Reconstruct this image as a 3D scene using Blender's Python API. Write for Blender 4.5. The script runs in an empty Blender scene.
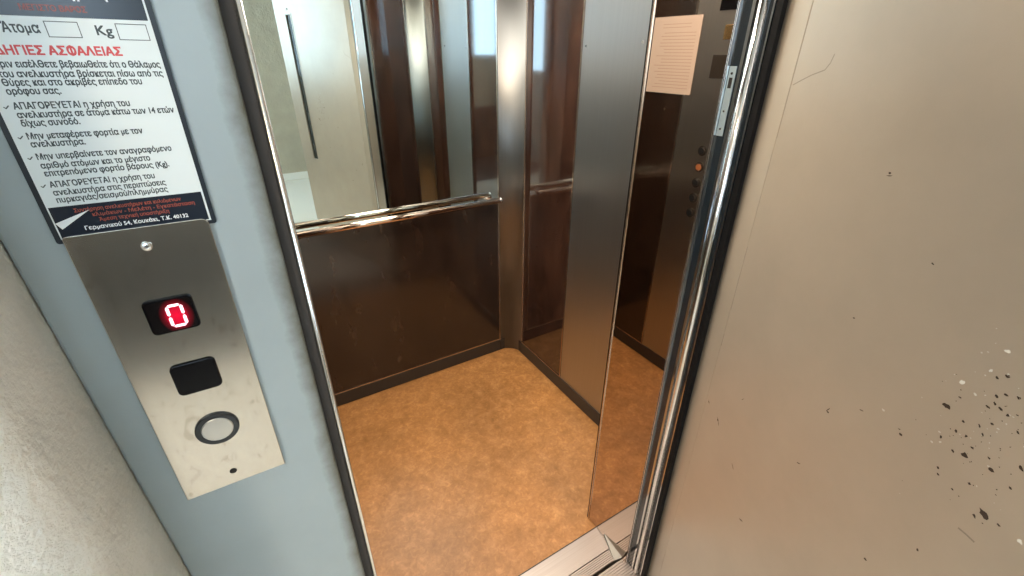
import bpy, bmesh, math, random
from mathutils import Vector, Matrix
random.seed(7)
SC = bpy.context.scene
COL = SC.collection
PI = math.pi

# ------------------------------------------------------------------ helpers
def link(name, bm, mat, parent=None, smooth=False, bevel=0.0):
    me = bpy.data.meshes.new(name)
    bmesh.ops.recalc_face_normals(bm, faces=bm.faces)
    bm.to_mesh(me); bm.free()
    for m in (mat if isinstance(mat, (list, tuple)) else [mat]):
        me.materials.append(m)
    o = bpy.data.objects.new(name, me); COL.objects.link(o)
    if parent is not None: o.parent = parent
    if smooth:
        for p in me.polygons: p.use_smooth = True
    if bevel:
        b = o.modifiers.new('bevel', 'BEVEL'); b.width = bevel; b.segments = 2
        b.limit_method = 'ANGLE'; b.angle_limit = math.radians(40)
    return o

def thing(name, label, cat, loc=(0, 0, 0), group=None):
    o = bpy.data.objects.new(name, None); COL.objects.link(o)
    o.empty_display_size = .05
    o.location = loc
    o['label'] = label; o['category'] = cat; o['kind'] = 'thing'
    if group: o['group'] = group
    return o

def put(o, root):
    """parent o (built in world coordinates) to root, keeping its place"""
    o.parent = root
    o.matrix_parent_inverse = Matrix.Translation(-Vector(root.location))
    return o

def struct(o, label=None, cat=None):
    o['kind'] = 'structure'
    if label: o['label'] = label; o['category'] = cat
    return o

def box(bm, x0, x1, y0, y1, z0, z1):
    v = [bm.verts.new((x, y, z)) for x in (x0, x1) for y in (y0, y1) for z in (z0, z1)]
    for f in ((0, 1, 3, 2), (4, 6, 7, 5), (0, 4, 5, 1), (2, 3, 7, 6), (0, 2, 6, 4), (1, 5, 7, 3)):
        bm.faces.new([v[i] for i in f])
    return v

def boxes(*bs):
    bm = bmesh.new()
    for b in bs: box(bm, *b)
    return bm

def extrude_z(pts, z0, z1):
    """closed plan polygon raised from z0 to z1"""
    bm = bmesh.new()
    a = [bm.verts.new((x, y, z0)) for x, y in pts]
    b = [bm.verts.new((x, y, z1)) for x, y in pts]
    n = len(pts)
    for i in range(n):
        bm.faces.new((a[i], a[(i + 1) % n], b[(i + 1) % n], b[i]))
    bm.faces.new(a[::-1]); bm.faces.new(b)
    return bm

def plate(pts, y0, y1):
    """closed (x, z) outline made into a plate between y0 and y1"""
    bm = bmesh.new()
    a = [bm.verts.new((x, y0, z)) for x, z in pts]
    b = [bm.verts.new((x, y1, z)) for x, z in pts]
    n = len(pts)
    for i in range(n):
        bm.faces.new((a[i], a[(i + 1) % n], b[(i + 1) % n], b[i]))
    bm.faces.new(a); bm.faces.new(b[::-1])
    return bm

def rrect(cx, cz, w, h, r, n=6):
    out = []
    for sx, sz, a0 in ((1, -1, -90), (1, 1, 0), (-1, 1, 90), (-1, -1, 180)):
        for i in range(n + 1):
            a = math.radians(a0 + 90 * i / n)
            out.append((cx + sx * (w / 2 - r) + r * math.cos(a), cz + sz * (h / 2 - r) + r * math.sin(a)))
    return out

def circ(cx, cz, r, n=48):
    return [(cx + r * math.cos(2 * PI * i / n), cz + r * math.sin(2 * PI * i / n)) for i in range(n)]

def lathe_y(cx, cz, prof, n=64):
    """turned shape about the y axis; prof = [(radius, y), ...]"""
    bm = bmesh.new(); rings = []
    for r, y in prof:
        if r < 1e-6: rings.append([bm.verts.new((cx, y, cz))])
        else: rings.append([bm.verts.new((cx + r * math.cos(2 * PI * i / n), y, cz + r * math.sin(2 * PI * i / n))) for i in range(n)])
    for a, b in zip(rings, rings[1:]):
        for i in range(n):
            j = (i + 1) % n
            if len(a) == 1 and len(b) == 1: continue
            if len(a) == 1: bm.faces.new((a[0], b[i], b[j]))
            elif len(b) == 1: bm.faces.new((a[i], a[j], b[0]))
            else: bm.faces.new((a[i], a[j], b[j], b[i]))
    return bm

def tube(bm, p0, p1, r, n=20, cap=True):
    p0, p1 = Vector(p0), Vector(p1); d = (p1 - p0).normalized()
    u = d.orthogonal().normalized(); w = d.cross(u)
    A = []; B = []
    for i in range(n):
        a = 2 * PI * i / n; q = (u * math.cos(a) + w * math.sin(a)) * r
        A.append(bm.verts.new(p0 + q)); B.append(bm.verts.new(p1 + q))
    for i in range(n): bm.faces.new((A[i], A[(i + 1) % n], B[(i + 1) % n], B[i]))
    if cap: bm.faces.new(A[::-1]); bm.faces.new(B)

# ------------------------------------------------------------------ materials
def nodes(name):
    m = bpy.data.materials.new(name); m.use_nodes = True
    t = m.node_tree; b = t.nodes['Principled BSDF']
    return m, t, b

def N(t, kind, **kw):
    n = t.nodes.new(kind)
    for k, v in kw.items():
        if k.startswith('_'): setattr(n, k[1:], v)
        else: n.inputs[k].default_value = v
    return n

def coords(t, scale=(1, 1, 1)):
    tc = t.nodes.new('ShaderNodeTexCoord'); mp = t.nodes.new('ShaderNodeMapping')
    mp.inputs['Scale'].default_value = scale
    t.links.new(tc.outputs['Object'], mp.inputs['Vector'])
    return mp.outputs['Vector']

def ramp(t, fac, stops):
    r = t.nodes.new('ShaderNodeValToRGB')
    e = r.color_ramp.elements
    while len(e) < len(stops): e.new(.5)
    for el, (p, c) in zip(e, stops):
        el.position = p; el.color = (*c, 1) if len(c) == 3 else c
    t.links.new(fac, r.inputs['Fac'])
    return r.outputs['Color']

def plain(name, col, rough=.5, metal=0., ior=1.5, **kw):
    m, t, b = nodes(name)
    b.inputs['Base Color'].default_value = (*col, 1)
    b.inputs['Roughness'].default_value = rough
    b.inputs['Metallic'].default_value = metal
    b.inputs['IOR'].default_value = ior
    for k, v in kw.items(): b.inputs[k].default_value = v
    return m

def bump(t, b, height, strength, dist):
    bp = N(t, 'ShaderNodeBump', Strength=strength, Distance=dist)
    t.links.new(height, bp.inputs['Height']); t.links.new(bp.outputs['Normal'], b.inputs['Normal'])

def brushed(name, col, rough, aniso, grain=.10, streak=(220, 220, 2.0), smudge=False):
    m, t, b = nodes(name)
    b.inputs['Metallic'].default_value = 1
    v = coords(t, streak)
    n = N(t, 'ShaderNodeTexNoise', Scale=1.0, Detail=3.0)
    t.links.new(v, n.inputs['Vector'])
    c = ramp(t, n.outputs['Fac'], [(.25, tuple(x * (1 - grain) for x in col)), (.75, tuple(min(1, x * (1 + grain)) for x in col))])
    if smudge:                                                  # finger smears and rub marks
        ns = N(t, 'ShaderNodeTexNoise', Scale=1.0, Detail=4.0, Distortion=1.5); t.links.new(coords(t, (60, 60, 32)), ns.inputs['Vector'])
        cs = ramp(t, ns.outputs['Fac'], [(.28, (.78, .77, .75)), (.40, (.97, .97, .97)), (.72, (1.03, 1.03, 1.03))])
        mx = t.nodes.new('ShaderNodeMix'); mx.data_type = 'RGBA'; mx.blend_type = 'MULTIPLY'; mx.inputs['Factor'].default_value = 1
        t.links.new(c, mx.inputs['A']); t.links.new(cs, mx.inputs['B']); c = mx.outputs['Result']
    t.links.new(c, b.inputs['Base Color'])
    mr = N(t, 'ShaderNodeMapRange'); mr.inputs['To Min'].default_value = rough * (1 - grain); mr.inputs['To Max'].default_value = rough * (1 + grain)
    t.links.new(n.outputs['Fac'], mr.inputs['Value']); t.links.new(mr.outputs['Result'], b.inputs['Roughness'])
    if aniso:
        b.inputs['Anisotropic'].default_value = aniso
        g = t.nodes.new('ShaderNodeNewGeometry'); x = t.nodes.new('ShaderNodeVectorMath'); x.operation = 'CROSS_PRODUCT'
        x.inputs[0].default_value = (0, 0, 1)
        t.links.new(g.outputs['True Normal'], x.inputs[1])
        t.links.new(x.outputs['Vector'], b.inputs['Tangent'])
    return m

def mat_laminate(name, dark, light, rough=.1, ior=1.9):
    m, t, b = nodes(name)
    v = coords(t, (9, 9, 3.2))
    n = N(t, 'ShaderNodeTexNoise', Scale=1.6, Detail=7.0, Roughness=.62, Distortion=.5)
    t.links.new(v, n.inputs['Vector'])
    c = ramp(t, n.outputs['Fac'], [(.3, dark), (.55, tuple((a + b_) / 2 for a, b_ in zip(dark, light))), (.78, light)])
    t.links.new(c, b.inputs['Base Color'])
    b.inputs['Roughness'].default_value = rough; b.inputs['IOR'].default_value = ior
    return m

def mat_vinyl():
    m, t, b = nodes('orange_vinyl')
    v = coords(t)
    n1 = N(t, 'ShaderNodeTexNoise', Scale=17.0, Detail=8.0, Roughness=.7, Distortion=.35)
    n2 = N(t, 'ShaderNodeTexNoise', Scale=3.5, Detail=3.0)
    n3 = N(t, 'ShaderNodeTexNoise', Scale=62.0, Detail=3.0, Distortion=.9)
    for n in (n1, n2, n3): t.links.new(v, n.inputs['Vector'])
    c = ramp(t, n1.outputs['Fac'], [(.3, (.34, .145, .04)), (.5, (.43, .19, .058)), (.7, (.54, .26, .092))])
    c2 = ramp(t, n2.outputs['Fac'], [(.35, (.84, .84, .84)), (.65, (1.08, 1.08, 1.08))])
    c3 = ramp(t, n3.outputs['Fac'], [(.3, (.85, .82, .78)), (.55, (1, 1, 1)), (.74, (1.22, 1.26, 1.3))])
    mx = t.nodes.new('ShaderNodeMix'); mx.data_type = 'RGBA'; mx.blend_type = 'MULTIPLY'; mx.inputs['Factor'].default_value = 1
    my = t.nodes.new('ShaderNodeMix'); my.data_type = 'RGBA'; my.blend_type = 'MULTIPLY'; my.inputs['Factor'].default_value = 1
    t.links.new(c, mx.inputs['A']); t.links.new(c2, mx.inputs['B'])
    t.links.new(mx.outputs['Result'], my.inputs['A']); t.links.new(c3, my.inputs['B'])
    t.links.new(my.outputs['Result'], b.inputs['Base Color'])
    b.inputs['Roughness'].default_value = .42
    bump(t, b, n3.outputs['Fac'], .08, .001)
    return m

def mat_plaster(name, col, scale=260., strength=.5):
    m, t, b = nodes(name)
    v = coords(t)
    n = N(t, 'ShaderNodeTexNoise', Scale=scale, Detail=5.0, Roughness=.6)
    n2 = N(t, 'ShaderNodeTexNoise', Scale=scale / 9, Detail=3.0)
    t.links.new(v, n.inputs['Vector']); t.links.new(v, n2.inputs['Vector'])
    c = ramp(t, n2.outputs['Fac'], [(.3, tuple(x * .93 for x in col)), (.7, tuple(x * 1.05 for x in col))])
    t.links.new(c, b.inputs['Base Color']); b.inputs['Roughness'].default_value = .85
    ad = N(t, 'ShaderNodeMath', _operation='MULTIPLY_ADD'); ad.inputs[1].default_value = 2.2
    t.links.new(n2.outputs['Fac'], ad.inputs[0]); t.links.new(n.outputs['Fac'], ad.inputs[2])
    bump(t, b, ad.outputs[0], strength, .010)
    return m

def mat_paint(name, col, rough, metal=0., mottling=.05, grime=None):
    m, t, b = nodes(name)
    v = coords(t)
    n = N(t, 'ShaderNodeTexNoise', Scale=7.0, Detail=6.0, Roughness=.6)
    t.links.new(v, n.inputs['Vector'])
    c = ramp(t, n.outputs['Fac'], [(.3, tuple(x * (1 - mottling) for x in col)), (.7, tuple(x * (1 + mottling) for x in col))])
    t.links.new(c, b.inputs['Base Color'])
    b.inputs['Roughness'].default_value = rough; b.inputs['Metallic'].default_value = metal
    if grime:                                                   # dirt rubbed into the last centimetres before x = grime
        sp = t.nodes.new('ShaderNodeSeparateXYZ'); t.links.new(v, sp.inputs[0])
        ng = N(t, 'ShaderNodeTexNoise', Scale=21.0, Detail=6.0, Roughness=.7); t.links.new(v, ng.inputs['Vector'])
        ma = N(t, 'ShaderNodeMath', _operation='MULTIPLY_ADD'); ma.inputs[1].default_value = .022; t.links.new(ng.outputs['Fac'], ma.inputs[0]); t.links.new(sp.outputs['X'], ma.inputs[2])
        mr = N(t, 'ShaderNodeMapRange'); mr.inputs['From Min'].default_value = grime - .004; mr.inputs['From Max'].default_value = grime + .016
        t.links.new(ma.outputs[0], mr.inputs['Value'])
        mx = t.nodes.new('ShaderNodeMix'); mx.data_type = 'RGBA'; mx.inputs['B'].default_value = (.10, .09, .06, 1)
        t.links.new(mr.outputs['Result'], mx.inputs['Factor']); t.links.new(c, mx.inputs['A']); t.links.new(mx.outputs['Result'], b.inputs['Base Color'])
    n2 = N(t, 'ShaderNodeTexNoise', Scale=420.0, Detail=2.0)
    t.links.new(v, n2.inputs['Vector']); bump(t, b, n2.outputs['Fac'], .06, .001)
    return m

def emit(name, col, s):
    m, t, b = nodes(name)
    b.inputs['Base Color'].default_value = (0, 0, 0, 1)
    b.inputs['Emission Color'].default_value = (*col, 1); b.inputs['Emission Strength'].default_value = s
    return m

M_blue = mat_paint('grey_frame_paint', (.335, .395, .415), .42, .15, grime=-.014)
M_door = mat_paint('grey_door_paint', (.45, .385, .31), .33, .45)
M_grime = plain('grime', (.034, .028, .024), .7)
M_plaster = mat_plaster('stucco', (.84, .82, .75), 120., .7)
M_rear = mat_plaster('rear_stucco', (.45, .40, .31), 60., .6)
M_white = plain('white_paint', (.78, .77, .73), .6)
M_ceil = plain('ceiling_paint', (.75, .74, .71), .8)
M_added_dark = plain('added_dark_stone', (.055, .055, .052), .45)  # for the added dark surfaces that the call plate reflects
M_tile = plain('landing_tile', (.70, .66, .58), .25)
M_polish = plain('polished_steel', (.62, .63, .64), .09, 1)
M_jamb = plain('dark_enamel', (.010, .016, .022), .16, 0, 1.7)
M_edge = plain('steel_edge', (.75, .75, .75), .2, 1)
M_steel = brushed('brushed_steel', (.50, .495, .48), .43, .88, grain=.03)
M_col = brushed('column_steel', (.33, .325, .31), .50, .85, grain=.03)
M_plate = brushed('brushed_plate', (.62, .59, .54), .2, .3, grain=.012, smudge=True, streak=(260, 260, 9))
M_mirror = plain('mirror_glass', (.74, .865, .89), .0, 1)
M_smoke = plain('tinted_mirror', (.54, .45, .385), .012, 1)
M_lam = mat_laminate('brown_laminate', (.016, .007, .005), (.070, .030, .018), .06, 1.85)
M_lam2 = mat_laminate('dark_laminate', (.014, .008, .006), (.040, .022, .014), .16, 1.6)
M_skirt = plain('dark_skirting', (.045, .038, .032), .35, .3)
M_copper = plain('copper_chrome', (.88, .70, .57), .09, 1)
M_trim = plain('bronze_trim', (.55, .46, .38), .25, 1)
M_black = plain('black_gloss', (.004, .004, .005), .18, 0, 1.25)
M_rubber = plain('black_rubber', (.004, .004, .0045), .6, 0, 1.25)
M_floor = mat_vinyl()
M_sheet = plain('sticker_white', (.70, .76, .77), .3)
M_navy = plain('sticker_navy', (.012, .018, .030), .22)
M_navy2 = plain('sticker_border', (.010, .016, .024), .3)
M_ink = plain('sticker_ink', (.045, .060, .065), .4)
M_red = plain('sticker_red', (.62, .07, .075), .4)
M_orange = plain('sticker_rust', (.30, .055, .03), .4)
M_wink = plain('sticker_white_ink', (.78, .82, .84), .4)
M_sill = brushed('sill_steel', (.43, .365, .33), .45, 0, grain=.08, streak=(3, 200, 3))
M_shoe = plain('shoe_metal', (.26, .24, .215), .5, .4)
M_ring = plain('button_ring', (.018, .022, .026), .4)
M_cap = plain('button_cap', (.55, .55, .53), .3, .8)
M_dark = plain('dark_hole', (.01, .008, .006), .8)
M_rust = plain('rust', (.035, .020, .012), .8)
M_chip = plain('chip_white', (.62, .60, .55), .7)
M_scratch = plain('scuff', (.26, .22, .18), .6)
M_paper = plain('notice_paper', (.66, .55, .47), .6)
M_pink = plain('notice_ink', (.52, .40, .32), .6)
M_glass = plain('vision_glass', (.012, .018, .018), .08)
M_zinc = plain('zinc_plate', (.45, .55, .60), .35, .6)
M_gold = plain('brass', (.75, .50, .22), .25, 1)

# ------------------------------------------------------------------ camera
cam = bpy.data.cameras.new('camera'); camo = bpy.data.objects.new('camera', cam); COL.objects.link(camo)
cam.sensor_width = 36; cam.lens = 36 * 448.2 / 1024; cam.clip_start = .01
R = Vector((.8548, -.5190, .0031)); U = Vector((.2402, .4009, .8841)); F = Vector((.4601, .7550, -.4673))
R.normalize(); F = (F - R * F.dot(R)).normalized(); U = R.cross(F)
camo.matrix_world = Matrix(((R.x, U.x, -F.x, -.03), (R.y, U.y, -F.y, -.48), (R.z, U.z, -F.z, 1.55), (0, 0, 0, 1)))
SC.camera = camo

# ------------------------------------------------------------------ dimensions (metres; z up, y into the cab)
XL, XR, YF, YB, HC = -.141, 1.126, .29, 1.398, 2.16     # cab inside
X0, X1 = 0.0, .782                                       # clear opening
HO = 2.03                                                # opening height
WF = -.15                                                # landing face of the plaster
RY = -3.44                                               # landing rear wall
LX0, LX1, LH = -1.75, 2.2, 2.75

# ------------------------------------------------------------------ landing shell
struct(link('floor_landing', boxes((LX0 - .1, LX1 + .1, RY - .1, 0.0, -.12, 0), (-.2, .99, 0, .003, -.12, -.004)), M_tile))
struct(link('ceiling_landing', boxes((LX0 - .1, LX1 + .1, RY - .1, .1, LH, LH + .1)), M_ceil))
QX0, QX1, QZ0, QZ1 = -1.60, -.42, 1.45, 2.50               # unseen paired window, added to the rear wall for daylight
QM = (QX0 + QX1) / 2
struct(link('wall_rear', boxes((LX0 - .1, QX0, RY - .12, RY, 0, LH), (QX1, 1.05, RY - .12, RY, 0, LH), (1.75, LX1 + .1, RY - .12, RY, 0, LH), (1.05, 1.75, RY - .12, RY, 0, 1.0), (1.05, 1.75, RY - .12, RY, 2.4, LH), (QM - .12, QM + .12, RY - .12, RY, QZ0, QZ1),
            (QX0, QX1, RY - .12, RY, 0, QZ0), (QX0, QX1, RY - .12, RY, QZ1, LH)), M_rear))
bs = []
for a, b in ((QX0, QM - .12), (QM + .12, QX1)):
    bs += [(a, a + .035, RY - .10, RY - .04, QZ0, QZ1), (b - .035, b, RY - .10, RY - .04, QZ0, QZ1), (a + .035, b - .035, RY - .10, RY - .04, QZ0, QZ0 + .05),
           (a + .035, b - .035, RY - .10, RY - .04, QZ1 - .05, QZ1)]
struct(link('added_window_rear', boxes(*bs), M_white))
struct(link('added_window_right', boxes((1.05, 1.09, RY - .10, RY - .04, 1.0, 2.4), (1.71, 1.75, RY - .10, RY - .04, 1.0, 2.4), (1.09, 1.71, RY - .10, RY - .04, 1.0, 1.05), (1.09, 1.71, RY - .10, RY - .04, 2.35, 2.4)), M_white))  # unseen extra window, added to send cool daylight onto the plaster return
struct(link('baseboard_rear', boxes((.405, LX1, RY, RY + .016, 0, .092)), M_white, bevel=.003))
struct(link('added_dark_dado', boxes((LX0, .40, RY, RY + .018, 0, .78)), M_added_dark, bevel=.003))  # unseen dark band, added to darken the call plate's reflection
struct(link('added_dark_floor', boxes((LX0, .10, RY + .018, -2.08, 0, .003)), M_added_dark))  # dark floor zone added out of view, reflected in the call plate
struct(link('wall_landing_right', boxes((LX1, LX1 + .12, RY, .1, 0, LH)), M_plaster))
WY0, WY1, WZ0, WZ1 = -3.00, -1.62, 1.25, 2.55             # unseen window added to the left landing wall, lets daylight in
struct(link('wall_landing_left', boxes((LX0 - .12, LX0, RY, WY0, 0, LH), (LX0 - .12, LX0, WY1, .1, 0, LH),
            (LX0 - .12, LX0, WY0, WY1, 0, WZ0), (LX0 - .12, LX0, WY0, WY1, WZ1, LH)), M_plaster))
wm = boxes((LX0 - .10, LX0 - .04, WY0, WY0 + .05, WZ0, WZ1), (LX0 - .10, LX0 - .04, WY1 - .05, WY1, WZ0, WZ1),
           (LX0 - .10, LX0 - .04, WY0, WY1, WZ0, WZ0 + .05), (LX0 - .10, LX0 - .04, WY0, WY1, WZ1 - .05, WZ1),
           (LX0 - .095, LX0 - .045, (WY0 + WY1) / 2 - .03, (WY0 + WY1) / 2 + .03, WZ0, WZ1))
struct(link('added_window_left', wm, M_white))
# plaster left of the lift door: return at x=-.2 then a rounded arris to the front face
rr = .05
pts = [(-.2, .10), (-.2, WF + rr)]
for i in range(1, 11):
    a = math.radians(90 * i / 10)
    pts.append((-.2 - rr + rr * math.cos(a), WF + rr - rr * math.sin(a)))
pts += [(LX0, WF), (LX0, .10)]
o = struct(link('wall_left', extrude_z(pts, 0, LH), M_plaster, smooth=False))
for p in o.data.polygons: p.use_smooth = abs(p.normal.z) < .5
struct(link('wall_right', boxes((.99, LX1, WF, .10, 0, LH)), M_plaster))
struct(link('wall_top', boxes((-.2, .99, WF, .10, HO + .12, LH)), M_plaster))

# ------------------------------------------------------------------ cab shell
T = .03
struct(link('floor', boxes((XL - T, XR + T, .254, YB + T, -.06, 0)), M_floor),
       'orange-brown marbled vinyl floor of the lift cab', 'floor')
struct(link('wall_back', boxes((XL - T, XR + T, YB + .006, YB + T + .006, 0, HC)), M_skirt))
struct(link('wall_cab_right', boxes((XR + .008, XR + .008 + T, .10, YB + .006, 0, HC)), M_skirt))
struct(link('wall_cab_left', boxes((XL - .008 - T, XL - .008, .10, YB + .006, 0, HC)), M_skirt))
struct(link('wall_cab_front', boxes((XL - .15, -.012, .104, YF - .006, 0, HC), (X1 + .013, XR + .05, .104, YF - .006, 0, HC),
            (-.012, X1 + .013, .104, YF - .006, HO, HC)), M_steel))
struct(link('ceiling', boxes((XL - T, XR + T, .10, YB + T, HC, HC + .04)), M_ceil))
struct(link('gap_light_block', boxes((XL - .15, XR + .05, -.02, .30, -.14, -.065)), M_rubber))  # added dark filler, keeps sky light from leaking through the sill gap
struct(link('trim_2', boxes((XL, X1, .2505, .2545, -.01, .0012)), M_skirt))
ZB = .074                                                 # top of the kick strip
struct(link('baseboard_back', boxes((XL, XR, YB - .004, YB + .006, 0.004, ZB)), M_skirt))
struct(link('baseboard_right', boxes((XR - .004, XR + .006, YF, YB, 0.004, ZB)), M_skirt))
struct(link('baseboard_left', boxes((XL - .006, XL + .004, YF, YB, 0.004, ZB)), M_skirt))
struct(link('baseboard_front', boxes((X1 + .014, XR, YF - .006, YF + .004, 0.004, ZB), (XL, -.006, YF - .006, YF + .004, 0.004, ZB)), M_skirt))

# ------------------------------------------------------------------ cab panels
CW = .09                                                  # corner column leg
def panel_box(axis, at, inward, u0, u1, z0, z1, th=.006):
    """box of a wall panel: axis 'x' or 'y' is the wall normal, u runs along the wall"""
    a, b = sorted((at, at - inward * th))
    return (a, b, u0, u1, z0, z1) if axis == 'x' else (u0, u1, a, b, z0, z1)

def trim_frame(axis, at, inward, u0, u1, z0, z1, w=.006, th=.0025):
    bs = []
    for (a, b, c, d) in ((u0, u1, z0, z0 + w), (u0, u1, z1 - w, z1), (u0, u0 + w, z0 + w, z1 - w), (u1 - w, u1, z0 + w, z1 - w)):
        lo, hi = sorted((at, at + inward * th))
        bs.append((lo, hi, a, b, c, d) if axis == 'x' else (a, b, lo, hi, c, d))
    return boxes(*bs)

def wood_panel(label, axis, at, inward, u0, u1, z0, z1, mat=None, trims=True):
    m = (u0 + u1) / 2
    loc = (at, m, z0) if axis == 'x' else (m, at, z0)
    t = thing('wood_panel', label, 'wall panel', loc)
    put(link('board', boxes(panel_box(axis, at, inward, u0, u1, z0, z1)), mat or M_lam), t)
    if trims:
        put(link('frame_trim', trim_frame(axis, at, inward, u0, u1, z0, z1), M_trim), t)
    return t

S0, S1 = .600, .940                                       # steel strip in each side wall
ZT = HC - .006
wood_panel('dark brown laminate panel under the handrail on back wall', 'y', YB, -1, XL + CW, XR - CW, ZB, .893, M_lam2)
wood_panel('glossy brown wood panel on right wall beside the rear corner column', 'x', XR, -1, S1, YB - CW, ZB, ZT)
wood_panel('glossy brown wood panel nearest the entrance on right wall, seen in the big mirror', 'x', XR, -1, YF + CW, S0, ZB, ZT)
wood_panel('brown wood panel behind the paper notice, seen in the tinted mirror', 'x', XL, 1, S1, YB - CW, ZB, ZT, M_lam2)
wood_panel('brown wood panel on left wall, nearer the entrance than the buttons', 'x', XL, 1, YF + CW, S0, ZB, ZT, M_lam2)
wood_panel('dark brown wood panel facing the big mirror, inside right of entrance', 'y', YF, 1, X1 + .03, XR - CW, ZB, ZT, M_lam)

def screws(parent, pts, axis, at, inward, r=.0045):
    for (u, z) in pts:
        bm = bmesh.new()
        if axis == 'x': tube(bm, (at, u, z), (at + inward * .0018, u, z), r, 14)
        else: tube(bm, (u, at, z), (u, at + inward * .0018, z), r, 14)
        put(link('screw', bm, M_edge), parent)

t = thing('steel_panel', 'tall brushed steel panel on right wall between brown wood and tinted mirror', 'wall panel', (XR, .77, ZB))
put(link('sheet', boxes(panel_box('x', XR, -1, S0 + .001, S1 - .001, ZB, ZT)), M_steel, bevel=.0012), t)
screws(t, [(.920, 1.567), (.650, 1.575)], 'x', XR, -1)

def corner_column(label, cx, cy, sx, sy):
    """concave brushed steel corner; (cx, cy) inner corner of the walls, (sx, sy) towards the room"""
    p = []
    n = 16
    ox, oy = cx + sx * CW, cy + sy * CW
    for i in range(n + 1):
        a = math.radians(90 * i / n)
        p.append((ox - sx * CW * math.cos(a), oy - sy * CW * math.sin(a)))
    p = [(cx - sx * .003, oy)] + p + [(ox, cy - sy * .003), (cx - sx * .003, cy - sy * .003)]
    t = thing('corner_column', label, 'corner column', (cx, cy, 0))
    o = link('curved_sheet', extrude_z(p, .004, ZT), M_col)
    for q in o.data.polygons: q.use_smooth = abs(q.normal.z) < .5
    put(o, t)
    bs = []
    e = link('edge_trim', boxes((min(ox, ox + sx * .003), max(ox, ox + sx * .003), min(cy, cy + sy * .004), max(cy, cy + sy * .004), .01, ZT),
                                (min(cx, cx + sx * .004), max(cx, cx + sx * .004), min(oy, oy + sy * .003), max(oy, oy + sy * .003), .01, ZT)), M_trim)
    put(e, t)
    return t
corner_column('curved brushed steel column in the rear right corner of lift cab', XR, YB, -1, -1)
corner_column('curved steel column at right front corner, seen only in the big mirror', XR, YF, -1, 1)
corner_column('curved steel column in the rear left corner of lift cab', XL, YB, 1, -1)

# control panel in the left wall (seen in the tinted mirror)
t = thing('control_panel', 'brushed steel lift button panel on left wall, reflected in tinted mirror', 'control panel', (XL, .77, ZB))
put(link('faceplate', boxes(panel_box('x', XL, 1, S0 + .001, S1 - .001, ZB, ZT)), M_steel, bevel=.0012), t)
def disc_x(x0, x1, y, z, r, n=28):
    bm = bmesh.new(); tube(bm, (x0, y, z), (x1, y, z), r, n); return bm
put(link('display', boxes((XL, XL + .004, .745, .835, 1.69, 1.78)), M_black, bevel=.002), t)
put(link('rating_plate', boxes((XL, XL + .002, .757, .797, 1.592, 1.642)), M_gold, bevel=.001), t)
put(link('key_switch_plate', boxes((XL, XL + .003, .755, .826, 1.455, 1.54)), M_skirt, bevel=.001), t)
for i, z in enumerate((1.172, 1.103, 1.034, .965, .896)):
    b = put(link('floor_button', disc_x(XL, XL + .004, .790, z, .021), M_skirt), t)
    c = link('ring', disc_x(XL, XL + .0065, .790, z, .0145), M_edge); put(c, t); c.parent = b
    c.matrix_parent_inverse = Matrix.Identity(4)
    d = link('cap', disc_x(XL, XL + .0085, .790, z, .0132), emit('lit_cap', (1, .32, .10), .6) if i == 1 else M_ring)
    d.parent = b
    if i == 1: d['label'] = 'orange lit button cap'

# paper notice on the left wall
t = thing('notice_sheet', 'pale paper notice with printed lines, reflected in the tinted mirror', 'notice', (XL, 1.03, 1.385))
put(link('paper', boxes((XL + .0026, XL + .0034, .905, 1.157, 1.385, 1.682)), M_paper), t)
bs = []
rng = random.Random(3)
z = 1.655
k = 0
while z > 1.41:
    a, b = (.955, 1.105) if k < 2 else (.925, .93 + .2 * rng.uniform(.75, 1))
    bs.append((XL + .0034, XL + .0036, a, b, z - .003, z)); z -= .0125 if k != 1 else .02; k += 1
put(link('printed_lines', boxes(*bs), M_pink), t)

# wall mirror and handrail
t = thing('wall_mirror', 'large clear mirror on back wall above the copper handrail', 'mirror', (.49, YB, .893))
put(link('glass', boxes((XL + CW, XR - CW, YB, YB + .006, .897, ZT)), M_mirror), t)
put(link('lower_trim', boxes((XL + CW, XR - CW, YB - .0004, YB + .006, .8935, .8968)), M_trim), t)
RZ, RYL, RR = .9165, 1.343, .0138
t = thing('handrail', 'copper-toned round handrail across the back wall below the mirror', 'handrail', (.49, RYL, RZ))
bm = bmesh.new(); tube(bm, (-.06, RYL, RZ), (1.012, RYL, RZ), RR, 28); put(link('tube', bm, M_copper, smooth=False), t)
for p in t.children[0].data.polygons: p.use_smooth = abs(p.normal.x) < .5
for x in (-.06, 1.012):
    s = 1 if x > .5 else -1
    bm = bmesh.new(); bmesh.ops.create_uvsphere(bm, u_segments=20, v_segments=12, radius=RR * 1.06, matrix=Matrix.Translation((x + s * .002, RYL, RZ)) @ Matrix.Diagonal((.55, 1, 1, 1)))
    put(link('end_cap', bm, M_edge, smooth=True), t)
for x in (.0, .98):
    bm = bmesh.new(); tube(bm, (x, RYL, RZ - .006), (x, YB - .002, RZ - .006), .007, 14)
    tube(bm, (x, YB - .006, RZ - .006), (x, YB - .0008, RZ - .006), .016, 20)
    put(link('bracket', bm, M_copper), t)

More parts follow.
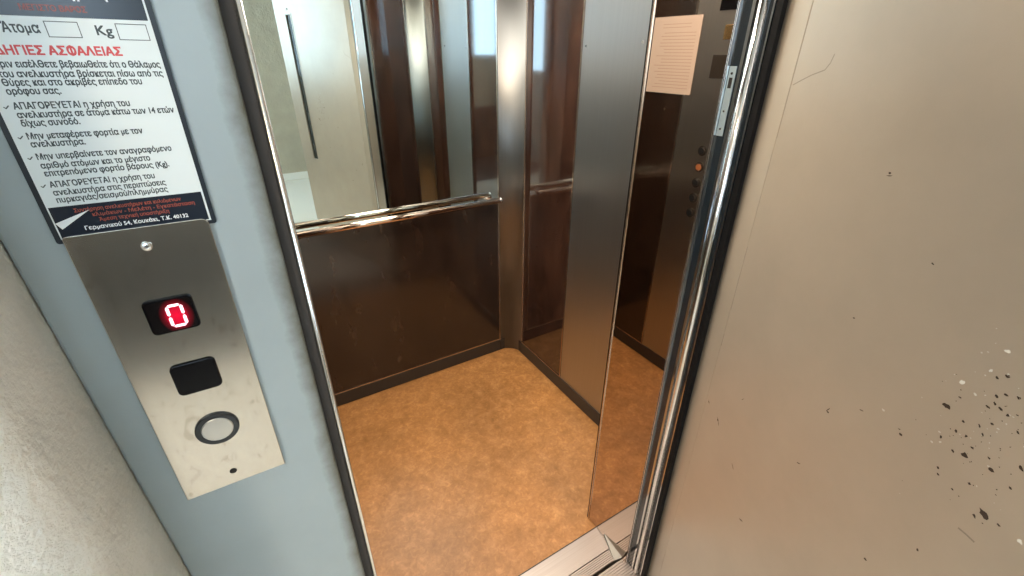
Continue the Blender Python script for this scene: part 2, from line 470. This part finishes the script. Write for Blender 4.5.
# ------------------------------------------------------------------ cab ceiling light
def lamp_area(name, loc, size, size_y, power, col, rot=(0, 0, 0), spread=PI):
    l = bpy.data.lights.new(name, 'AREA'); l.shape = 'RECTANGLE'; l.size = size; l.size_y = size_y
    l.energy = power; l.color = col; l.spread = spread
    o = bpy.data.objects.new(name, l); COL.objects.link(o); o.location = loc; o.rotation_euler = rot
    return o
t = thing('cab_ceiling_light', 'rectangular light panel in the ceiling of the lift cab', 'ceiling light', (.49, .85, HC))
put(link('housing', boxes((.03, .95, .45, 1.25, HC - .022, HC)), M_edge, bevel=.004), t)
put(link('diffuser', boxes((.05, .93, .47, 1.23, HC - .026, HC - .0221)), emit('cab_diffuser', (1, .95, .86), 2.6)), t)
l = lamp_area('cab_lamp', (.49, .85, HC - .03), .86, .74, 14, (1, .94, .85)); put(l, t)
for i, x in enumerate((.22, .66)):
    t = thing('downlight', 'small round warm downlight in the cab ceiling, %s' % ('nearer the call panel' if i == 0 else 'nearer the tinted mirror'), 'ceiling light', (x, .385, HC), 'downlights over the cab entrance')
    bm = bmesh.new(); tube(bm, (x, .385, HC - .008), (x, .385, HC), .045, 32); put(link('ring', bm, M_edge), t)
    bm = bmesh.new(); tube(bm, (x, .385, HC - .010), (x, .385, HC - .0081), .034, 32); put(link('lens', bm, emit('warm_lens', (1, .80, .56), 12)), t)
    l = lamp_area('downlight_lamp', (x, .385, HC - .012), .06, .06, 8.5, (1, .82, .60)); put(l, t)
# unseen landing lamp, added to warm the door and plaster
t = thing('added_landing_light', 'round opal ceiling lamp added on the unseen landing', 'ceiling light', (-1.25, -1.5, LH))
def lathe_z(cx, cy, prof, n=40):
    bm = bmesh.new(); rings = []
    for r, z in prof:
        rings.append([bm.verts.new((cx + r * math.cos(2 * PI * i / n), cy + r * math.sin(2 * PI * i / n), z)) for i in range(n)])
    for a, b in zip(rings, rings[1:]):
        for i in range(n): bm.faces.new((a[i], a[(i + 1) % n], b[(i + 1) % n], b[i]))
    bm.faces.new(rings[0]); bm.faces.new(rings[-1][::-1])
    return bm
put(link('base', lathe_z(-1.25, -1.5, [(.16, LH), (.16, LH - .03)]), M_white), t)
put(link('shade', lathe_z(-1.25, -1.5, [(.15, LH - .03), (.14, LH - .06), (.10, LH - .08), (.03, LH - .09)]), emit('opal', (1, .80, .58), 3), smooth=True), t)
l = lamp_area('added_landing_lamp', (-1.25, -1.5, LH - .1), .28, .28, 34, (1, .71, .41)); put(l, t)

# ------------------------------------------------------------------ tinted mirror panel at the entrance
t = thing('mirror_panel', 'tall tinted mirror-finish steel panel lining the right side of cab entrance', 'mirror panel', (X1, .2, 0))
put(link('face', boxes((X1, X1 + .010, .1015, .293, .004, HC)), M_smoke), t)
put(link('edge_strip', boxes((X1 - .0025, X1 + .012, .293, .297, .004, HC)), M_trim), t)
put(link('rubber_edge', boxes((X1 - .0015, X1 + .014, .297, .3015, .004, HC)), M_rubber), t)
bm = bmesh.new()
A, B, C_, D = (.783, .2136, .002), (.754, .1256, .002), (.788, .1150, .010), (.7815, .2100, .020)
v = [bm.verts.new(q) for q in (A, B, C_, D)]
for f in ((0, 1, 2), (0, 1, 3), (1, 2, 3), (0, 2, 3)): bm.faces.new([v[i] for i in f])
put(link('guide_shoe', bm, M_shoe), t)

# ------------------------------------------------------------------ thresholds
def ribs(y0, y1, n, x0, x1, z0, z1):
    bs = []
    w = (y1 - y0) / (2 * n)
    for i in range(n): bs.append((x0, x1, y0 + (2 * i + .3) * w, y0 + (2 * i + 1.7) * w, z0, z1))
    return bs
t = thing('cab_threshold', 'pinkish steel cab threshold with ribbed front strip', 'threshold', (.4, .19, 0))
put(link('plate', boxes((XL, XR, .168, .2535, -.05, .001)), M_sill), t)
put(link('ribbed_track', boxes((XL, XR, .128, .1655, -.05, -.003), *ribs(.128, .1655, 6, XL, XR, -.003, .0005)), M_sill), t)
t = thing('landing_threshold', 'ribbed metal threshold between the landing and the lift cab gap', 'threshold', (.4, .06, 0))
put(link('plate', boxes((-.02, .80, .004, .118, -.05, -.003), *ribs(.006, .117, 14, -.02, .80, -.003, .0005)), M_sill), t)

# ------------------------------------------------------------------ door frame
t = thing('door_frame', 'blue-grey painted steel door frame around the lift entrance', 'door frame', (-.1, 0, 0))
FR = t
put(link('left_jamb', boxes((-.2, -.011, 0, .10, 0, HO + .12)), M_blue, bevel=.003), t)
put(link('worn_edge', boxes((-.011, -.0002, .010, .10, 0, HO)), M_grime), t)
bm = bmesh.new(); 
pl = [(0, .09), (0, .006)] + [(.0032 - .0032 * math.cos(math.radians(180 * i / 8)), .006 - .004 * math.sin(math.radians(180 * i / 8))) for i in range(1, 8)] + [(.0064, .006), (.0064, .09)]
o = link('edge_strip', extrude_z(pl, 0, HO), M_edge); put(o, t)
for p in o.data.polygons: p.use_smooth = abs(p.normal.z) < .5 and p.center.y < .0065
# right jamb: plan profile seen edge-on inside the opening
xr = .790
pr = [(xr - .006, .1005), (xr - .006, .0985), (xr, .0975), (xr, .0775), (xr - .004, .0765), (xr - .004, .0705), (xr + .002, .0700), (xr + .002, .0685)]
for i in range(11):
    a = math.radians(180 * i / 10)
    pr.append((xr + .001 - .008 * math.sin(a), .0595 + .0085 * math.cos(a)))
pr += [(xr + .003, .0505), (xr + .003, .0405), (xr - .003, .0395), (xr - .003, .0365), (xr + .006, .0355), (.989, .0355), (.989, .1005)]
o = link('right_jamb', extrude_z(pr, 0, HO + .12), [M_jamb, M_polish, M_edge]); put(o, t)
for p in o.data.polygons:                                   # polished lip, grey rib, half-round bead and thin edge; the flats are dark enamel
    y = p.center.y
    if abs(p.normal.z) < .5 and p.center.x < xr + .01 and (y > .0972 or .0700 < y < .0775 or .0505 < y < .0685 or .0362 < y < .0405): p.material_index = 2 if y > .0972 else 1
    if .0508 < y < .0683 and abs(p.normal.z) < .5: p.use_smooth = True
put(link('head', boxes((-.009, xr, 0, .10, HO, HO + .12)), M_blue, bevel=.002), t)
put(link('gasket', extrude_z([(xr - .001, .0355), (xr - .002, .0335), (xr - .002, .0235), (xr + .004, .0205), (xr + .006, .0205), (xr + .006, .0355)], 0, HO), M_rubber), t)
s = put(link('strike_plate', boxes((xr - .0012, xr, .083, .0965, 1.405, 1.527)), M_zinc), t)
q = link('slot', boxes((xr - .0016, xr - .0004, .0865, .0935, 1.490, 1.508)), M_dark); q.parent = s; q.matrix_parent_inverse = Matrix.Identity(4)
for z in (1.515, 1.45, 1.418):
    bm = bmesh.new(); tube(bm, (xr - .002, .0900, z), (xr - .0008, .0900, z), .0022, 12)
    q = link('screw', bm, M_dark if z > 1.5 else M_edge); q.parent = s

# ------------------------------------------------------------------ landing door, standing open
ANG = math.radians(23)
D = thing('door_1', 'open grey metal lift door at right with scuffs and rust spots', 'door', (.785, 0, 0))
D.rotation_euler = (0, 0, -ANG); D['kind'] = 'structure'
# local frame: -y runs from hinge to free edge, -x is the inner face
def dlink(name, bm, mat, parent=None, **kw):
    return link(name, bm, mat, parent or D, **kw)
DW = .835
TH = .042
W0, W1, V0, V1 = -.700, -.638, .79, 1.77
leaf = boxes((0, TH, W1, -.0366, .012, HO + .02), (0, TH, -DW, W0, .012, HO + .02), (0, TH, W0, W1, .012, V0), (0, TH, W0, W1, V1, HO + .02))
dlink('leaf', leaf, M_door)
fl = [(0, -.0356), (.007, .031), (TH - .004, .031), (TH - .004, -.0356)]
dlink('hinge_flange', extrude_z(fl, .012, HO + .02), M_door, bevel=.0008)
vw = dlink('vision_window', boxes((.006, .010, W0 - .003, W1 + .003, V0 - .003, V1 + .003)), M_glass)
q = link('window_frame', boxes((-.002, .006, W0 - .006, W0 + .002, V0 - .006, V1 + .006), (-.002, .006, W1 - .002, W1 + .006, V0 - .006, V1 + .006),
         (-.002, .006, W0, W1, V0 - .006, V0 + .002), (-.002, .006, W0, W1, V1 - .002, V1 + .006)), M_door, vw)
bm = bmesh.new(); tube(bm, (-.002, -.67, V1 + .03), (.0, -.67, V1 + .03), .007, 16); dlink('screw', bm, M_scratch)
dlink('hinge_gasket', boxes((-.004, .02, .031, .037, .012, HO + .02)), M_rubber)

def blob(bm, t, z, rw, rh, rot=0, n=11, jag=.35, rng=random):
    vs = []
    for i in range(n):
        a = 2 * PI * i / n; k = 1 + rng.uniform(-jag, jag)
        u, w = rw * k * math.cos(a), rh * k * math.sin(a)
        vs.append(bm.verts.new((-.00025, -(t + u * math.cos(rot) - w * math.sin(rot)), z + u * math.sin(rot) + w * math.cos(rot))))
    bm.faces.new(vs)
spots = [(.4381, 1.1839, 3), (.407, 1.1161, 1), (.4118, 1.1111, 1.4), (.459, 1.18, 1.3), (.4582, 1.164, 1.6), (.4656, 1.1404, 1.3), (.4784, 1.1591, 1.4),
         (.4764, 1.1454, 2.6), (.5178, 1.1005, 3), (.513, 1.0894, 1.6), (.5198, 1.1739, 2.0), (.4623, 1.1087, 1.2), (.502, 1.1511, 1.6), (.4713, 1.2279, 1.2),
         (.4875, 1.216, 1.4), (.4801, 1.218, 1.2), (.4696, 1.2534, 1.8), (.494, 1.1194, 1.3), (.4846, 1.0982, 1.1), (.4796, 1.1806, 1.2), (.4774, 1.2349, 1.2),
         (.4703, 1.212, 1.2), (.4735, 1.2197, 1.2), (.5219, 1.1475, 1.3), (.4491, .9033, 1.5), (.5323, 1.1016, 1.2), (.4898, .9904, 1.1), (.5016, 1.2061, 1.3),
         (.4636, 1.2463, 1.2), (.4873, 1.239, 1.2), (.445, 1.203, .9), (.449, 1.1457, 1.3), (.473, 1.1873, 1.1), (.4686, 1.1673, 1.1), (.4811, 1.1978, 1.0),
         (.495, 1.1616, 1.0), (.4658, 1.1011, 1.0),
         (.0467, .8395, 1.8), (.0899, .826, 2.0), (.2342, .6852, 1.8), (.3111, 1.056, 1.4), (.2593, 1.4134, 1.2), (.2906, 1.2146, 1.0), (.355, 1.329, 1.0)]
rng = random.Random(11)
bm = bmesh.new()
for i, (t_, z_, s_) in enumerate(spots):
    r = s_ * .0014
    blob(bm, t_, z_, r * rng.uniform(.8, 1.3), r * rng.uniform(.55, .9), rng.uniform(-.9, .2), rng=rng)
for _ in range(60):
    t_, z_ = rng.gauss(.49, .030), rng.gauss(1.18, .05)
    blob(bm, t_, z_, rng.uniform(.0004, .0009), rng.uniform(.0003, .0007), rng.uniform(-1, 1), 7, rng=rng)
for (t_, z_, l_, a) in ((.0467, .8395, .006, -1.0), (.0899, .826, .007, -.9), (.095, .820, .006, -1.1), (.2342, .6852, .006, .4), (.31, 1.06, .005, 1.2), (.26, 1.41, .004, .2), (.17, .77, .006, -.8), (.30, .93, .004, .5), (.14, .93, .004, 1.0), (.355, 1.10, .003, .3)):
    blob(bm, t_, z_, l_, .0007, a, rng=rng)
dlink('rust_stain', bm, M_rust)
bm = bmesh.new()
for (t_, z_, s_) in [(.4393, 1.2205, 3), (.4586, 1.2769, 2.6), (.456, 1.2499, 2), (.4549, 1.2166, 1.8), (.4438, 1.1318, 1.6), (.4509, 1.1393, 1.8), (.5517, 1.1034, 3), (.3798, 1.124, 2), (.445, 1.15, 1.5), (.47, 1.255, 1.6)]:
    blob(bm, t_, z_, .0010 * s_, .0007 * s_, rng.uniform(-1, 1), rng=rng)
for _ in range(46):
    t_, z_ = rng.gauss(.475, .03), rng.gauss(1.22, .055)
    blob(bm, t_, z_, rng.uniform(.0004, .0013), rng.uniform(.0003, .0009), rng.uniform(-1, 1), 9, rng=rng)
dlink('chip_speck', bm, M_chip)
bm = bmesh.new()
def stroke(bm, pts, w):
    for (a, b) in zip(pts, pts[1:]):
        d = Vector((b[0] - a[0], b[1] - a[1])); n = Vector((-d.y, d.x)).normalized() * w / 2
        vs = [bm.verts.new((-.0002, -(p[0] + s * n.x), p[1] + s * n.y)) for p, s in ((a, 1), (b, 1), (b, -1), (a, -1))]
        bm.faces.new(vs)
stroke(bm, [(.0372, 1.62), (.0374, 1.50), (.0371, 1.42)], .0010)
stroke(bm, [(.0372, 1.22), (.0370, 1.13), (.0373, 1.08)], .0009)
stroke(bm, [(.0370, 1.02), (.0372, .99)], .0014)
stroke(bm, [(.0413, 1.5031), (.060, 1.512), (.0764, 1.5192), (.0994, 1.5268), (.106, 1.536), (.109, 1.548)], .0016)
stroke(bm, [(.5079, 1.0615), (.517, 1.0622), (.5258, 1.0619)], .0022)
dlink('scuff_crack', bm, M_scratch)

# ------------------------------------------------------------------ call panel on the left jamb
TILT = .010
def tilt(o, c, a):
    o.matrix_parent_inverse = Matrix.Identity(4)
P = thing('call_panel', 'brushed steel lift call panel with red zero display on door frame', 'call panel', (-.1157, 0, 1.2580))
P.rotation_euler = (0, TILT, 0)
def plink(name, bm, mat, parent=None, **kw):      # local coordinates: x, z about the panel centre, y out of the jamb
    return link(name, bm, mat, parent or P, **kw)
def face_outline():
    w, h = .1008, .316
    out = [(-w / 2, -h / 2), (w / 2, -h / 2)]
    r = .006
    for i in range(7):
        a = math.radians(90 * i / 6); out.append((w / 2 - r + r * math.cos(a), h / 2 - r + r * math.sin(a)))
    r = .003
    for i in range(5):
        a = math.radians(90 + 90 * i / 4); out.append((-w / 2 + r + r * math.cos(a), h / 2 - r + r * math.sin(a)))
    return out
YP = -.0045
plink('faceplate', plate(face_outline(), YP, -.0002), M_plate, bevel=.0006)
zc = 1.2565
def m_display():
    m, t, b = nodes('display_screen')
    b.inputs['Base Color'].default_value = (.006, .004, .004, 1); b.inputs['Roughness'].default_value = .1
    tc = t.nodes.new('ShaderNodeTexCoord'); mp = t.nodes.new('ShaderNodeMapping')
    mp.inputs['Location'].default_value = (-.0031 / .0135, 0, -.0705 / .0185); mp.inputs['Scale'].default_value = (1 / .0135, 0, 1 / .0185)
    t.links.new(tc.outputs['Object'], mp.inputs['Vector'])
    ln = t.nodes.new('ShaderNodeVectorMath'); ln.operation = 'LENGTH'; t.links.new(mp.outputs['Vector'], ln.inputs[0])
    c = ramp(t, ln.outputs['Value'], [(0, (1, 1, 1)), (.42, (.75, .75, .75)), (.70, (.16, .16, .16)), (1, (0, 0, 0))])
    b.inputs['Emission Color'].default_value = (1, .004, .045, 1)
    t.links.new(c, b.inputs['Emission Strength'])
    return m
dz = .0716
dw = plink('display_window', plate(rrect(-.0004, dz, .0385, .0355, .0045), YP - .0022, YP), M_black, bevel=.0008)
sc_ = plink('display_screen', plate(rrect(-.0004, dz, .0345, .0315, .0035), YP - .0026, YP - .0022), m_display(), dw)
M_dig = emit('digit_red', (1, .55, .62), 3.2)
def seg(bm, x0, z0, x1, z1, w):
    d = Vector((x1 - x0, z1 - z0)); L = d.length; d.normalize(); n = Vector((-d.y, d.x))
    a = Vector((x0, z0)); b = Vector((x1, z1)); h = w / 2
    pts = [a, a + d * h + n * h, b - d * h + n * h, b, b - d * h - n * h, a + d * h - n * h]
    f = [bm.verts.new((p.x, YP - .0030, p.y)) for p in pts]; g = [bm.verts.new((p.x, YP - .0026, p.y)) for p in pts]
    bm.faces.new(f); bm.faces.new(g[::-1])
    for i in range(6): bm.faces.new((f[i], f[(i + 1) % 6], g[(i + 1) % 6], g[i]))
bm = bmesh.new()
gx0, gx1, gz0, gz1 = -.0024, .0086, .0600, .0815
gm = (gz0 + gz1) / 2
g = .0006
for (a, b, c, d) in ((gx0 + g, gz1, gx1 - g, gz1), (gx0 + g, gz0, gx1 - g, gz0), (gx0, gm + g, gx0, gz1 - g), (gx1, gm + g, gx1, gz1 - g), (gx0, gz0 + g, gx0, gm - g), (gx1, gz0 + g, gx1, gm - g)):
    seg(bm, a, b, c, d, .0024)
plink('digit', bm, M_dig, dw)
bw = plink('blank_window', plate(rrect(-.0002, -.0015, .0385, .0365, .0055), YP - .0022, YP), M_black, bevel=.0009)
cbz = -.0730
cb = plink('call_button', lathe_y(0, cbz, [(.0205, YP), (.0205, YP - .0018), (.0198, YP - .0026), (.0152, YP - .0026), (.0148, YP - .0018), (0, YP - .0018)]), M_ring, smooth=False)
plink('button_cap', lathe_y(0, cbz, [(.0148, YP - .0005), (.0148, YP - .0026), (.0140, YP - .0032), (0, YP - .0036)]), M_cap, cb)
sr = plink('screw', lathe_y(.0004, .1405, [(.0042, YP), (.0042, YP - .0010), (.0032, YP - .0020), (.0018, YP - .0023), (.0016, YP - .0012), (0, YP - .0012)], 24), M_edge)
plink('screw_hole', lathe_y(-.0010, -.1395, [(.0036, YP + .0001), (.0036, YP - .0004), (.0028, YP - .0005), (0, YP - .0003)], 24), M_dark)

# ------------------------------------------------------------------ safety sign above it
S = thing('safety_sign', 'white Greek safety instruction sign with dark bands above the call panel', 'sign', (-.113, 0, 1.41))
S.rotation_euler = (0, .014, 0)
def slink(name, bm, mat, parent=None):
    return link(name, bm, mat, parent or S)
def L(x, z): return x + .113, z - 1.41           # world x, z on the jamb -> sign coordinates
TOP = 1.655
def rect(x0, x1, z0, z1):
    (a, c), (b, d) = L(x0, z0), L(x1, z1)
    return [(a, c), (b, c), (b, d), (a, d)]
slink('backing_frame', plate(rrect(-.0004, (TOP - 1.41) / 2, .111, TOP - 1.41, .002), -.0024, -.0002), M_navy2)
sh = slink('sheet', plate(rect(-.1652, -.0615, 1.4135, TOP - .003), -.0028, -.0024), M_sheet)
slink('header_band', plate(rect(-.1642, -.0628, 1.5700, TOP - .004), -.0030, -.0028), M_navy, sh)
slink('footer_band', plate(rect(-.1642, -.0630, 1.4145, 1.4398), -.0030, -.0028), M_navy, sh)
bm = plate([L(-.1642, 1.4270), L(-.1405, 1.4352), L(-.1615, 1.4217)], -.0032, -.0030)
slink('arrow_mark', bm, M_wink, sh)
for (x0, x1, z0, z1) in ((-.1228, -.1045, 1.5575, 1.5675), (-.0837, -.0650, 1.5568, 1.5675)):
    w = .0005; bs = []
    for (a, b, c, d) in ((x0, x1, z0, z0 + w), (x0, x1, z1 - w, z1), (x0, x0 + w, z0, z1), (x1 - w, x1, z0, z1)):
        (e, g_), (f, h) = L(a, c), L(b, d)
        bs.append((e, f, -.0030, -.0028, g_, h))
    slink('entry_box_frame', boxes(*bs), M_ink, sh)

def text_mesh(name, rows, mat, parent, y=-.00292, weight=0.0):
    """rows: (text, x0, x1 or None, baseline z, letter size)"""
    out = bmesh.new()
    dg = None
    for (txt, x0, x1, z, size) in rows:
        bars = [i for i, ch in enumerate(txt) if ch == 'Φ']
        txt = txt.replace('π', 'п').replace('θ', 'Θ').replace('Φ', 'Ο')     # letters the built-in font draws cleanly
        c = bpy.data.curves.new('txt', 'FONT'); c.body = txt; c.size = 1.0; c.resolution_u = 2
        o = bpy.data.objects.new('txt', c); COL.objects.link(o)
        bpy.context.view_layer.update()
        me = bpy.data.meshes.new_from_object(o.evaluated_get(bpy.context.evaluated_depsgraph_get()))
        for i in bars:                                              # upright of the letter phi
            c.body = txt[:i + 1]; bpy.context.view_layer.update()
            cx = max(q[0] for q in o.bound_box) - .325
            k = len(me.vertices); me2 = bmesh.new(); me2.from_mesh(me)
            me2.faces.new([me2.verts.new((cx + a, b, 0)) for a, b in ((-.045, -.04), (.045, -.04), (.045, .77), (-.045, .77))])
            me2.to_mesh(me); me2.free()
        xs = [v.co.x for v in me.vertices]
        lx, z0 = L(x0, z)
        sx = size if x1 is None else (x1 - x0) / (max(xs) - min(xs))
        x_min = min(xs); src = [v.co.copy() for v in me.vertices]
        for k, (du, dv) in enumerate(((-1, -1), (1, -1), (-1, 1), (1, 1)) if weight else ((0, 0),)):   # bold: struck four times
            for v, q in zip(me.vertices, src):
                v.co = Vector((lx + (q.x - x_min) * sx + du * weight * size, y - k * 2e-6, z0 + (q.y + dv * weight) * size))
            out.from_mesh(me)
        bpy.data.objects.remove(o); bpy.data.curves.remove(c); bpy.data.meshes.remove(me)
    me = bpy.data.meshes.new(name); out.to_mesh(me); out.free(); me.materials.append(mat)
    ob = bpy.data.objects.new(name, me); COL.objects.link(ob); ob.parent = parent
    return ob
B = -.1572
f = .0062
body = [('Πριν εισέλθετε βεβαιωθείτε ότι ο θάλαμος', B, -.0640, 1.5385, f), ('του ανελκυστήρα βρίσκεται πίσω από τις', B, -.0640, 1.5323, f),
        ('θύρες και στο ακριβές επίπεδο του', B, -.0790, 1.5268, f), ('ορόφου σας.', B, -.1285, 1.5212, f),
        ('ΑΠΑΓΟΡΕΥΕΤΑΙ η χρήση του', B, -.0911, 1.5115, f), ('ανελκυστήρα σε άτομα κάτω των 14 ετών', B, -.0641, 1.5056, f), ('δίχως συνοδό.', B, -.1248, 1.4999, f),
        ('Μην μεταφέρετε φορτία με τον', B, -.0891, 1.4909, f), ('ανελκυστήρα.', B, -.1265, 1.4852, f),
        ('Μην υπερβαίνετε τον αναγραφόμενο', B, -.0741, 1.4761, f), ('αριθμό ατόμων και το μέγιστο', B, -.0904, 1.4696, f), ('επιτρεπόμενο φορτίο βάρους (Kg).', B, -.0792, 1.4637, f),
        ('ΑΠΑΓΟΡΕΥΕΤΑΙ η χρήση του', B, -.0915, 1.4551, f), ('ανελκυστήρα στις περιπτώσεις', B, -.0856, 1.4488, f), ('πυρκαγιάς/σεισμού/πλημμύρας', B, -.0858, 1.4430, f)]
for z in (1.5385, 1.5115, 1.4909, 1.4761, 1.4551): body.append(('✓', -.1624, None, z, .0045))
text_mesh('instructions_text', body, M_ink, sh, weight=.025)
text_mesh('persons_text', [('Άτομα', -.1452, -.1262, 1.5600, .0088)], M_ink, sh, weight=.02)
text_mesh('weight_text', [('Kg', -.0956, -.0863, 1.5597, .0088)], M_ink, sh, weight=.02)
text_mesh('red_heading', [('ΟΔΗΓΙΕΣ ΑΣΦΑΛΕΙΑΣ', -.1590, -.0852, 1.5465, .0078)], M_red, sh, weight=.035)
text_mesh('header_text', [('Ανελκυστήρας', -.152, -.0830, 1.5825, .0110)], M_wink, sh, y=-.0031, weight=.02)
text_mesh('header_red_text', [('ΜΕΓΙΣΤΟ ΒΑΡΟΣ', -.1320, -.0970, 1.5735, .0050)], M_orange, sh, y=-.0031, weight=.02)
text_mesh('footer_rust_text', [('Συντήρηση ανελκυστήρων και κυλιόμενων', -.1500, -.0790, 1.4342, .0042), ('κλιμάκων - Μελέτη - Εγκατάσταση', -.1400, -.0700, 1.4296, .0042),
                               ('Άμεση τεχνική υποστήριξη', -.1370, -.0900, 1.4250, .0042)], M_orange, sh, y=-.0031, weight=.02)
text_mesh('footer_address', [('Γερμανικού 54, Κουκάκι, Τ.Κ. 40132', -.1480, -.0775, 1.4190, .0046)], M_wink, sh, y=-.0031, weight=.02)

# ------------------------------------------------------------------ daylight
w = bpy.data.worlds.new('world'); SC.world = w; w.use_nodes = True
bg = w.node_tree.nodes['Background']; bg.inputs['Color'].default_value = (.64, .83, 1.0, 1); bg.inputs['Strength'].default_value = 10.5
po = bpy.data.lights.new('window_portal', 'AREA'); po.shape = 'RECTANGLE'; po.size = WZ1 - WZ0; po.size_y = WY1 - WY0
po.cycles.is_portal = True
poo = bpy.data.objects.new('window_portal', po); COL.objects.link(poo)
po2 = bpy.data.lights.new('rear_portal', 'AREA'); po2.shape = 'RECTANGLE'; po2.size = QX1 - QX0; po2.size_y = QZ1 - QZ0; po2.cycles.is_portal = True
poo2 = bpy.data.objects.new('rear_portal', po2); COL.objects.link(poo2)
poo2.location = ((QX0 + QX1) / 2, RY - .11, (QZ0 + QZ1) / 2); poo2.rotation_euler = (PI / 2, 0, PI)
po3 = bpy.data.lights.new('right_portal', 'AREA'); po3.shape = 'RECTANGLE'; po3.size = .7; po3.size_y = 1.4; po3.cycles.is_portal = True
poo3 = bpy.data.objects.new('right_portal', po3); COL.objects.link(poo3)
poo3.location = (1.4, RY - .11, 1.7); poo3.rotation_euler = (PI / 2, 0, PI)
poo.location = (LX0 - .11, (WY0 + WY1) / 2, (WZ0 + WZ1) / 2); poo.rotation_euler = (0, -PI / 2, 0)

# ------------------------------------------------------------------ render look
vs = SC.view_settings
vs.view_transform = 'Standard'; vs.look = 'None'; vs.gamma = 1; vs.use_curve_mapping = False; vs.exposure = 0.0
cy = SC.cycles
cy.max_bounces = 16; cy.glossy_bounces = 10; cy.diffuse_bounces = 6
cy.caustics_reflective = True; cy.blur_glossy = .6
cy.sample_clamp_indirect = 6.0
cy.use_denoising = True
